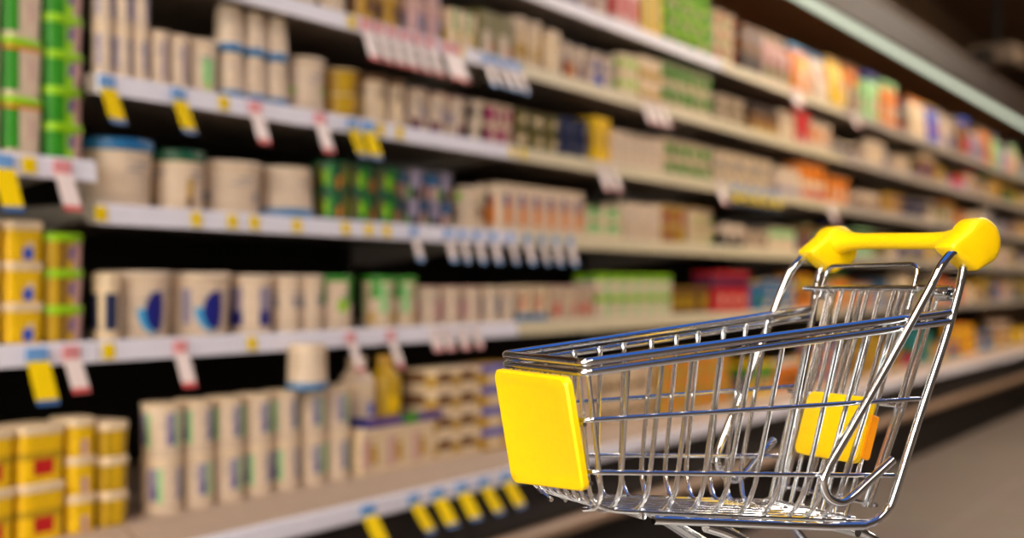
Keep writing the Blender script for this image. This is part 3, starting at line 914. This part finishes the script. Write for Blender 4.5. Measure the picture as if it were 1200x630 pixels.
for px in (124, 208, 412, 430):
    hang_tag('C', px, 'yellow', w=.036)
for px in (298, 374):
    hang_tag('C', px, 'red', w=.03)
for px in (428, 443, 458, 473, 488, 503, 522, 533):
    hang_tag('B', px, 'red', w=.034, h=.07)
for px in (570, 582, 594, 606):
    hang_tag('B', px, 'blue', w=.026, h=.06)
for px in (754, 764, 775):
    hang_tag('B', px, 'plain', w=.034, h=.055)
for px in (703, 716):
    hang_tag('C', px, 'plain', w=.036, h=.06)
hang_tag('C', 843, 'plain', w=.05, h=.05)
for px in (861, 873, 885, 897, 908):
    hang_tag('C', px, 'yellow', w=.055, h=.04, tilt=.25)
hang_tag('A', 931, 'plain', w=.07, h=.05)
hang_tag('A', 1000, 'plain', w=.06, h=.05)
hang_tag('C', 972, 'plain', w=.06, h=.06)
for px in (484, 524, 540, 558, 577, 597, 617, 634, 650, 667):
    hang_tag('D', px, 'blue', w=.024, h=.055, tilt=.3)
for px in (210, 410, 457):
    hang_tag('E', px, 'red', w=.03, h=.062)
for px in (508, 522, 540, 556):
    hang_tag('E', px, 'plain', w=.03, h=.03)
hang_tag('L1', 2, 'yellow', w=.036, h=.07)
hang_tag('L1', 72, 'red', w=.034, h=.062)
hang_tag('L2', 42, 'yellow', w=.04, h=.07)
hang_tag('L2', 82, 'red', w=.036, h=.055)
for px in (430, 484, 512, 540, 566, 592):
    hang_tag('F', px, 'yellow', w=.04, h=.066, tilt=.6)
nmS = {'A': 'top shelf rail', 'B': 'second shelf rail', 'C': 'third shelf rail', 'D': 'fourth shelf rail', 'E': 'fifth shelf rail', 'L1': 'upper shelf rail at far left', 'L2': 'lower shelf rail at far left', 'F': 'bottom deck rail'}
styl = {'yellow': 'yellow price tag with blue clip', 'red': 'white price tag with red tip', 'blue': 'white price tag with blue ends', 'plain': 'pale pinkish price tag'}
for (s, st), L in TAGN.items():
    for i, t in enumerate(L):
        tag(t, (f'{ordw(i)} ' if len(L) > 1 else '') + f'{styl[st]} hanging' + (' from the left' if len(L) > 1 else '') + f' on the {nmS[s]}', 'price tag', f'{st} tags hanging on the {nmS[s]}')

LABS = {'C': [262, 446, 468, 600, 612], 'D': [118, 230, 272, 298, 348, 405, 432, 453], 'E': [127, 295], 'B': [412, 540], 'L1': [34]}
for s, L in LABS.items():
    for i, px in enumerate(L):
        x = X_at(px, -.011)
        b = MB(); b.box(-.0125, .0125, -.0014, 0, -.0125, .0125, m_ty, .0004)
        o = b.obj('rail_price_label', None, (x, -.0117, RZ[s]))
        o.rotation_euler = (-.11, 0, 0)
        tag(o, (f'{ordw(i)} ' if len(L) > 1 else '') + 'small square yellow price label' + (' from the left' if len(L) > 1 else '') + f' on the {nmS[s]}', 'price label', f'yellow labels on the {nmS[s]}')
# ------------------------------------------------------------------ shopping cart
PS = math.radians(28)
cp, sp = math.cos(PS), math.sin(PS)
OX, OZ, WT = 0.0183, 0.80, -0.225
loc = Vector((OX * ST + OZ * CT, -OX * CT + OZ * ST - DIST, HEYE + WT))
rotz = TH - PI / 2 + PS
m_chr = mat('chrome_wire', (222, 224, 226), 0.08, 1.0, vary=0.0)
m_wire = mat('zinc_wire', (236, 238, 240), 0.16, 1.0, vary=0.0)
m_yel = mat('cart_yellow_plastic', (250, 205, 0), 0.38, vary=0.015, scale=200)
m_ora = mat('cart_orange_plastic', (245, 150, 0), 0.4, vary=0.02)
m_rub = mat('wheel_grey_rubber', (70, 70, 72), 0.6)
cart = empty('shopping_cart', loc, rotz)
tag(cart, 'chrome wire shopping cart with yellow handle, yellow front panel and seat flap', 'shopping cart')


def K(u, v, w):                         # cart local point: u towards the handle, v away from the aisle side, w above eye level
    return (u, v, w - WT)


def spline(pts, n=6):
    p = [Vector(q) for q in pts]
    p = [p[0] * 2 - p[1]] + p + [p[-1] * 2 - p[-2]]
    out = []
    for i in range(1, len(p) - 2):
        for k in range(n):
            t = k / n
            a, b_, c, d = p[i - 1], p[i], p[i + 1], p[i + 2]
            out.append(0.5 * ((2 * b_) + (c - a) * t + (2 * a - 5 * b_ + 4 * c - d) * t * t + (3 * b_ - a - 3 * c + d) * t ** 3))
    out.append(p[-2])
    return out


def rounded(pts, r, n=5):
    p = [Vector(q) for q in pts]
    out = [p[0]]
    for i in range(1, len(p) - 1):
        a, b_, c = p[i - 1], p[i], p[i + 1]
        d1, d2 = (a - b_), (c - b_)
        rr = min(r, d1.length * .49, d2.length * .49)
        s, e = b_ + d1.normalized() * rr, b_ + d2.normalized() * rr
        for k in range(n + 1):
            t = k / n
            out.append(s * (1 - t) ** 2 + b_ * 2 * t * (1 - t) + e * t * t)
    out.append(p[-1])
    return out


WF_, WR_, LL = .1019, .1398, .2748
wF, wR = -.0452, -.0179
UBF, WBF, wBF = .0166, .0849, -.1342
UBR, wBR = .2336, -.1583
A3, B3, C3 = Vector((0, -WF_ / 2, wF)), Vector((LL, -WR_ / 2, wR)), Vector((UBF, -WBF / 2, wBF))
NN = (B3 - A3).cross(C3 - A3)


def side_v(u, w):
    return (A3.y - (NN.x * (u - A3.x) + NN.z * (w - A3.z)) / NN.y)


def rim_w(u):
    return wF + (wR - wF) * u / LL


def bot_w(u):
    return wBF + (wBR - wBF) * (u - UBF) / (UBR - UBF)


# double rim
for dz, rr in ((0.0, .0027), (-.0060, .0024)):
    b = MB()
    pts = [K(LL + .004, -WR_ / 2, wR + dz), K(0, -WF_ / 2, wF + dz), K(0, WF_ / 2, wF + dz), K(LL + .004, WR_ / 2, wR + dz)]
    b.tube(rounded(pts, .006), rr, m_chr, 12)
    b.obj('basket_rim', cart)
UT = [.0040, .0315, .0557, .0769, .0974, .1221, .1448, .1647, .1892, .2110, .2325]
UB = [.0190, .0300, .0486, .0683, .0878, .1045, .1248, .1434, .1639, .1780, .1917]
for sg in (1, -1):
    part = empty('side_grille'); part.parent = cart
    for ut, ub in zip(UT, UB):
        b = MB()
        wt_, wb_ = rim_w(ut) - .004, bot_w(ub)
        vt, vb = side_v(ut, wt_) + .0022, side_v(ub, wb_) + .0022
        um, wm = ub + (ut - ub) * .12, wb_ + (wt_ - wb_) * .12
        pts = [K(ut, sg * vt, wt_), K(um, sg * side_v(um, wm), wm), K(ub, sg * (vb + .006), wb_ - .001), K(ub, sg * (vb + .02), wb_ - .0035)]
        b.tube(rounded(pts, .012), .0016, m_wire, 8)
        b.obj('upright_wire', part)
    for (u0, w0, u1, w1) in ((.0056, -.0796, .2584, -.0762), (.0117, -.1113, .2408, -.1278)):
        b = MB()
        b.tube(rounded([K(u0 - .002, sg * (side_v(u0, w0) + .014), w0), K(u0 - .001, sg * side_v(u0, w0), w0), K(u1, sg * side_v(u1, w1), w1)], .006), .0016, m_chr, 10)
        b.obj('cross_rail', part)
# front grille whose wires run on along the floor
part = empty('floor_grille'); part.parent = cart
for i in range(8):
    b = MB()
    q = -1 + 2 * i / 7
    v0, v1, v2 = q * WF_ / 2 * .86, q * WBF / 2 * .86, q * (WBF / 2 + .010) * .86
    b.tube(rounded([K(.001, v0, wF - .004), K(UBF - .003, v1, wBF + .004), K(UBF + .012, v1, wBF - .003), K(UBR - .005, v2, wBR - .001)], .012), .0014, m_wire, 8)
    b.obj('front_and_floor_wire', part)
for (u, w) in ((.006, -.082), (.0125, -.118)):
    b = MB()
    hv = -side_v(u, w)
    b.tube([K(u - .003, -hv, w), K(u - .003, hv, w)], .0015, m_wire, 8)
    b.obj('front_cross_wire', part)
for u in (.05, .12, .19):
    b = MB()
    hv = -side_v(u, bot_w(u)) - .004
    b.tube([K(u, -hv, bot_w(u) - .0042), K(u, hv, bot_w(u) - .0042)], .0018, m_wire, 8)
    b.obj('floor_cross_wire', part)
# yellow front panel
hgt = .0715
dirp = Vector((UBF, 0, wBF - wF)).normalized()
b = MB()
b.loft([(0, .044, hgt / 2 - .003), (.0015, .0465, hgt / 2), (.0050, .0465, hgt / 2), (.0064, .0452, hgt / 2 - .0012), (.0064, .0405, hgt / 2 - .006), (.0061, .0395, hgt / 2 - .007)], m_yel, .005, 1)
b.v = [(x, y + ((.05 if x > 0 else .11) * x if y < 0 else 0), z) for x, y, z in b.v]
pan = b.obj('front_panel', cart)
# local: x = width, y = height, z = outwards
xax = Vector((0, -1, 0)); yax = -dirp; zax = xax.cross(yax)
cpos = Vector(K(0, 0, wF)) + dirp * (.0072 + hgt / 2) + zax * .0055
pan.matrix_local = Matrix(((xax.x, yax.x, zax.x, cpos.x), (xax.y, yax.y, zax.y, cpos.y), (xax.z, yax.z, zax.z, cpos.z), (0, 0, 0, 1)))
# handle bar with its two caps
WH = .1453 / 2
b = MB()
b.lathe([(.0105, -WH + .012), (.0085, -WH + .018), (.0066, -WH + .028), (.0061, -WH + .04), (.0061, WH - .04), (.0066, WH - .028), (.0085, WH - .018), (.0105, WH - .012)], m_yel, 24, 'y')
hd = b.obj('handle', cart, K(.3005, 0, .0330))
hd.rotation_euler = (.028, 0, 0)
for sg in (-1, 1):
    cu, cw, cr = .3030, .0300, .0168
    poly = []
    a0, a1 = math.radians(-52), math.radians(148)
    for i in range(22):
        a = a0 + (a1 - a0) * i / 21
        poly.append((cu + cr * math.cos(a), cw - WT + cr * math.sin(a)))
    poly += [(.2735, .0285 - WT), (.2722, .0262 - WT), (.2735, .0240 - WT), (.2945, .0110 - WT), (.2975, .0103 - WT), (.3005, .0115 - WT)]
    b = MB()
    y0, y1 = (-WH - .007, -WH + .013) if sg < 0 else (WH - .013, WH + .007)
    b.prism(poly, y0, y1, m_yel, .003)
    b.obj('handle_cap', cart)
# hook tubes and rear legs
HOOK = [(.2790, .0240), (.2735, .0210), (.2639, .0123), (.2558, .0000), (.2370, -.0313), (.2091, -.0761), (.1877, -.1091), (.1797, -.1228), (.1792, -.1305), (.1845, -.1385), (.1940, -.1421), (.2031, -.1390), (.2177, -.1285), (.2352, -.1158)]
LEG = [(.2945, .0190), (.2900, .0120), (.2855, -.0029), (.2766, -.0348), (.2579, -.0925), (.2429, -.1414), (.2385, -.1500), (.2300, -.1570), (.2180, -.1605)]
for sg in (-1, 1):
    b = MB()
    pts = []
    for (u, w) in HOOK:
        v = side_v(u, w)
        if w > -.02:
            k = min(1, (w + .02) / .04)
            v = v * (1 - k) + (-WH + .002) * k
        pts.append(K(u, sg * abs(v - .0042), w))
    b.tube(spline(pts), .0030, m_chr, 12)
    b.obj('hook_tube', cart)
    b = MB()
    pts = []
    for (u, w) in LEG:
        v = side_v(u, w)
        if w > -.02:
            k = min(1, (w + .02) / .04)
            v = v * (1 - k) + (-WH + .002) * k
        pts.append(K(u, sg * abs(v), w))
    pts = spline(pts)
    for u in (.19, .15, .11, .07, .055):
        pts.append(Vector(K(u, sg * abs(side_v(u, bot_w(u)) + .001), bot_w(u) - .0052)))
    b.tube(pts, .0029, m_chr, 12)
    b.obj('leg', cart)
    # strut to the chassis and the chassis rail
    b = MB()
    vb = abs(side_v(.11, bot_w(.11))) - .004
    b.tube(rounded([K(.095, sg * vb, bot_w(.095) - .008), K(.113, sg * vb, bot_w(.113) - .012), K(.165, sg * (vb + .002), -.188), K(.250, sg * (vb + .010), -.197)], .015), .0042, m_chr, 12)
    b.tube(rounded([K(.215, sg * vb, bot_w(.215) - .006), K(.232, sg * (vb + .003), -.170), K(.262, sg * (vb + .010), -.197)], .01), .003, m_chr, 12)
    b.obj('strut', cart)
    b = MB()
    b.tube(rounded([K(-.005, sg * .028, -.194), K(.02, sg * .032, -.195), K(.268, sg * (vb + .010), -.197)], .02), .0035, m_chr, 12)
    b.obj('chassis_rail', cart)
    # spring hinge of the rear gate
    b = MB()
    for k in range(5):
        yy = sg * (.0560 + .0022 * k)
        b.tube([K(.2835 + .0045 * math.cos(a), yy, -.0050 + .0045 * math.sin(a)) for a in [2 * PI * i / 12 for i in range(12)]], .0011, m_chr, 6, True)
    b.tube([K(.2835, sg * .053, -.005), K(.2835, sg * .0705, -.005)], .0013, m_chr, 8)
    b.obj('hinge_spring', cart)
for u, w, hv in ((.215, -.165, .050), (.255, -.197, .055), (.0, -.194, .028)):
    b = MB(); b.tube([K(u, -hv, w), K(u, hv, w)], .003, m_chr, 10); b.obj('chassis_cross_bar', cart)
# seat gate with its loop, and the rear gate behind it
GT, GB = (.2655, -.0018), (.2138, -.1560)


def G(t, v, off=0.0):                   # point on the gate plane: t 0 at the top bar, 1 at the floor
    return K(GT[0] + (GB[0] - GT[0]) * t + off, v, GT[1] + (GB[1] - GT[1]) * t + off * .2)


part = empty('seat_gate'); part.parent = cart
for i in range(8):
    v = -.046 + .092 * i / 7
    b = MB(); b.tube([G(0, v), G(1, v * .86)], .0015, m_wire, 8); b.obj('gate_wire', part)
for p0, p1, rr in ((G(0, -.054), G(0, .062), .0019), (G(.50, -.052, .002), G(.50, .052, .002), .0015), (G(1, -.043), G(1, .043), .0016)):
    b = MB(); b.tube([p0, p1], rr, m_wire, 10); b.obj('gate_bar', part)
b = MB()
b.tube(rounded([G(.10, -.046, .004), G(-.105, -.046, .004), G(-.105, .046, .004), G(.05, .046, .004)], .008), .0017, m_chr, 10)
b.obj('gate_loop', cart)
part = empty('rear_gate'); part.parent = cart
for v in (-.055, -.049, -.02, .02, .049, .055):
    b = MB(); b.tube(rounded([G(.02, v, .021), G(.5, v * .93, .019), G(.98, v * .84, .014)], .02), .0016, m_wire, 8); b.obj('gate_wire', part)
for t_, hv in ((.02, .055), (.55, .051), (.98, .046)):
    b = MB(); b.tube([G(t_, -hv, .0205), G(t_, hv, .0205)], .0015, m_wire, 8); b.obj('gate_bar', part)
# yellow seat flap
b = MB()
gd = (Vector(G(1, 0)) - Vector(G(0, 0)))
gl = gd.length
b.loft([(0, .0305, .0215), (.0012, .032, .023), (.0052, .032, .023), (.0064, .0305, .0215)], m_yel, .006, 1)
fl = b.obj('seat_flap', cart)
yax = -gd.normalized(); xax = Vector((0, -1, 0)); zax = xax.cross(yax)
cpos = Vector(G(.635, -.012)) + zax * .0015
fl.matrix_local = Matrix(((xax.x, yax.x, zax.x, cpos.x), (xax.y, yax.y, zax.y, cpos.y), (xax.z, yax.z, zax.z, cpos.z), (0, 0, 0, 1)))
b = MB()
b.loft([(0, .004, .014), (.001, .005, .0155), (.0075, .005, .0155), (.008, .004, .014)], m_ora, .002, 1)
oc = b.obj('flap_clip', cart)
cpos = Vector(G(.655, -.0405)) - zax * .0035
oc.matrix_local = Matrix(((xax.x, yax.x, zax.x, cpos.x), (xax.y, yax.y, zax.y, cpos.y), (xax.z, yax.z, zax.z, cpos.z), (0, 0, 0, 1)))
oc['label'] = 'orange clip at the edge of the yellow seat flap'
# wheels
for (u, sv) in ((.262, 1), (.262, -1), (.004, 1), (.004, -1)):
    v = sv * (.055 if u > .1 else .030)
    wl = empty('wheel', (0, 0, 0)); wl.parent = cart
    b = MB(); b.lathe([(.008, -.0035), (.0125, -.0035), (.014, -.0022), (.014, .0022), (.0125, .0035), (.008, .0035)], m_rub, 20, 'y', K(u, v, WT + .014)); b.obj('tyre', wl)
    b = MB(); b.box(u - .004, u + .004, v - .0058, v - .0042, .012, .029, m_chr); b.box(u - .004, u + .004, v + .0042, v + .0058, .012, .029, m_chr); b.box(u - .004, u + .004, v - .0058, v + .0058, .028, .031, m_chr)
    b.lathe([(.0018, -.0062), (.0018, .0062)], m_chr, 10, 'y', (u, v, .014)); b.obj('fork', wl)

# table that carries the cart, just below the frame
m_top = mat('table_top_light', (205, 203, 196), 0.5, vary=0.05, scale=10)
m_leg = mat('table_leg_steel', (120, 118, 115), 0.4, 0.6)
tb = empty('display_table', (loc.x, loc.y, 0), rotz)
tag(tb, 'small pale display table carrying the wire shopping cart', 'table')
ZT = loc.z - .0003
b = MB(); b.box(-.035, .315, -.10, .10, ZT - .022, ZT, m_top, .004); b.obj('table_top', tb)
b = MB(); b.box(-.015, .295, -.08, .08, ZT - .06, ZT - .0225, m_leg); b.obj('apron', tb)
for x in (-.005, .285):
    for y in (-.07, .07):
        b = MB(); b.box(x - .01, x + .01, y - .01, y + .01, 0.0005, ZT - .0605, m_leg, .002); b.obj('leg', tb)

# ------------------------------------------------------------------ camera, world, view
cam = bpy.data.cameras.new('camera')
co = bpy.data.objects.new('camera', cam)
C.objects.link(co)
cam.sensor_width = 36
cam.lens = 36 * F / 1200
cam.shift_y = 20 / 1200
cam.clip_start = 0.02
fw = Vector((CT, ST, 0)); rt = Vector((ST, -CT, 0)); upv = Vector((0, 0, 1))
co.matrix_world = Matrix(((rt.x, upv.x, -fw.x, 0), (rt.y, upv.y, -fw.y, -DIST), (rt.z, upv.z, -fw.z, HEYE), (0, 0, 0, 1)))
cam.dof.use_dof = True
cam.dof.focus_distance = 0.83
cam.dof.aperture_fstop = 4.1
cam.dof.aperture_blades = 0
sc.camera = co
w = bpy.data.worlds.new('world')
sc.world = w
w.use_nodes = True
w.node_tree.nodes['Background'].inputs['Color'].default_value = (0.05, 0.045, 0.04, 1)
w.node_tree.nodes['Background'].inputs['Strength'].default_value = 1.0
sc.view_settings.view_transform = 'Standard'
sc.view_settings.look = 'None'
sc.view_settings.gamma = 1.0
sc.view_settings.use_curve_mapping = False
sc.view_settings.exposure = 0.38
print('PRODUCTS', NP[0])
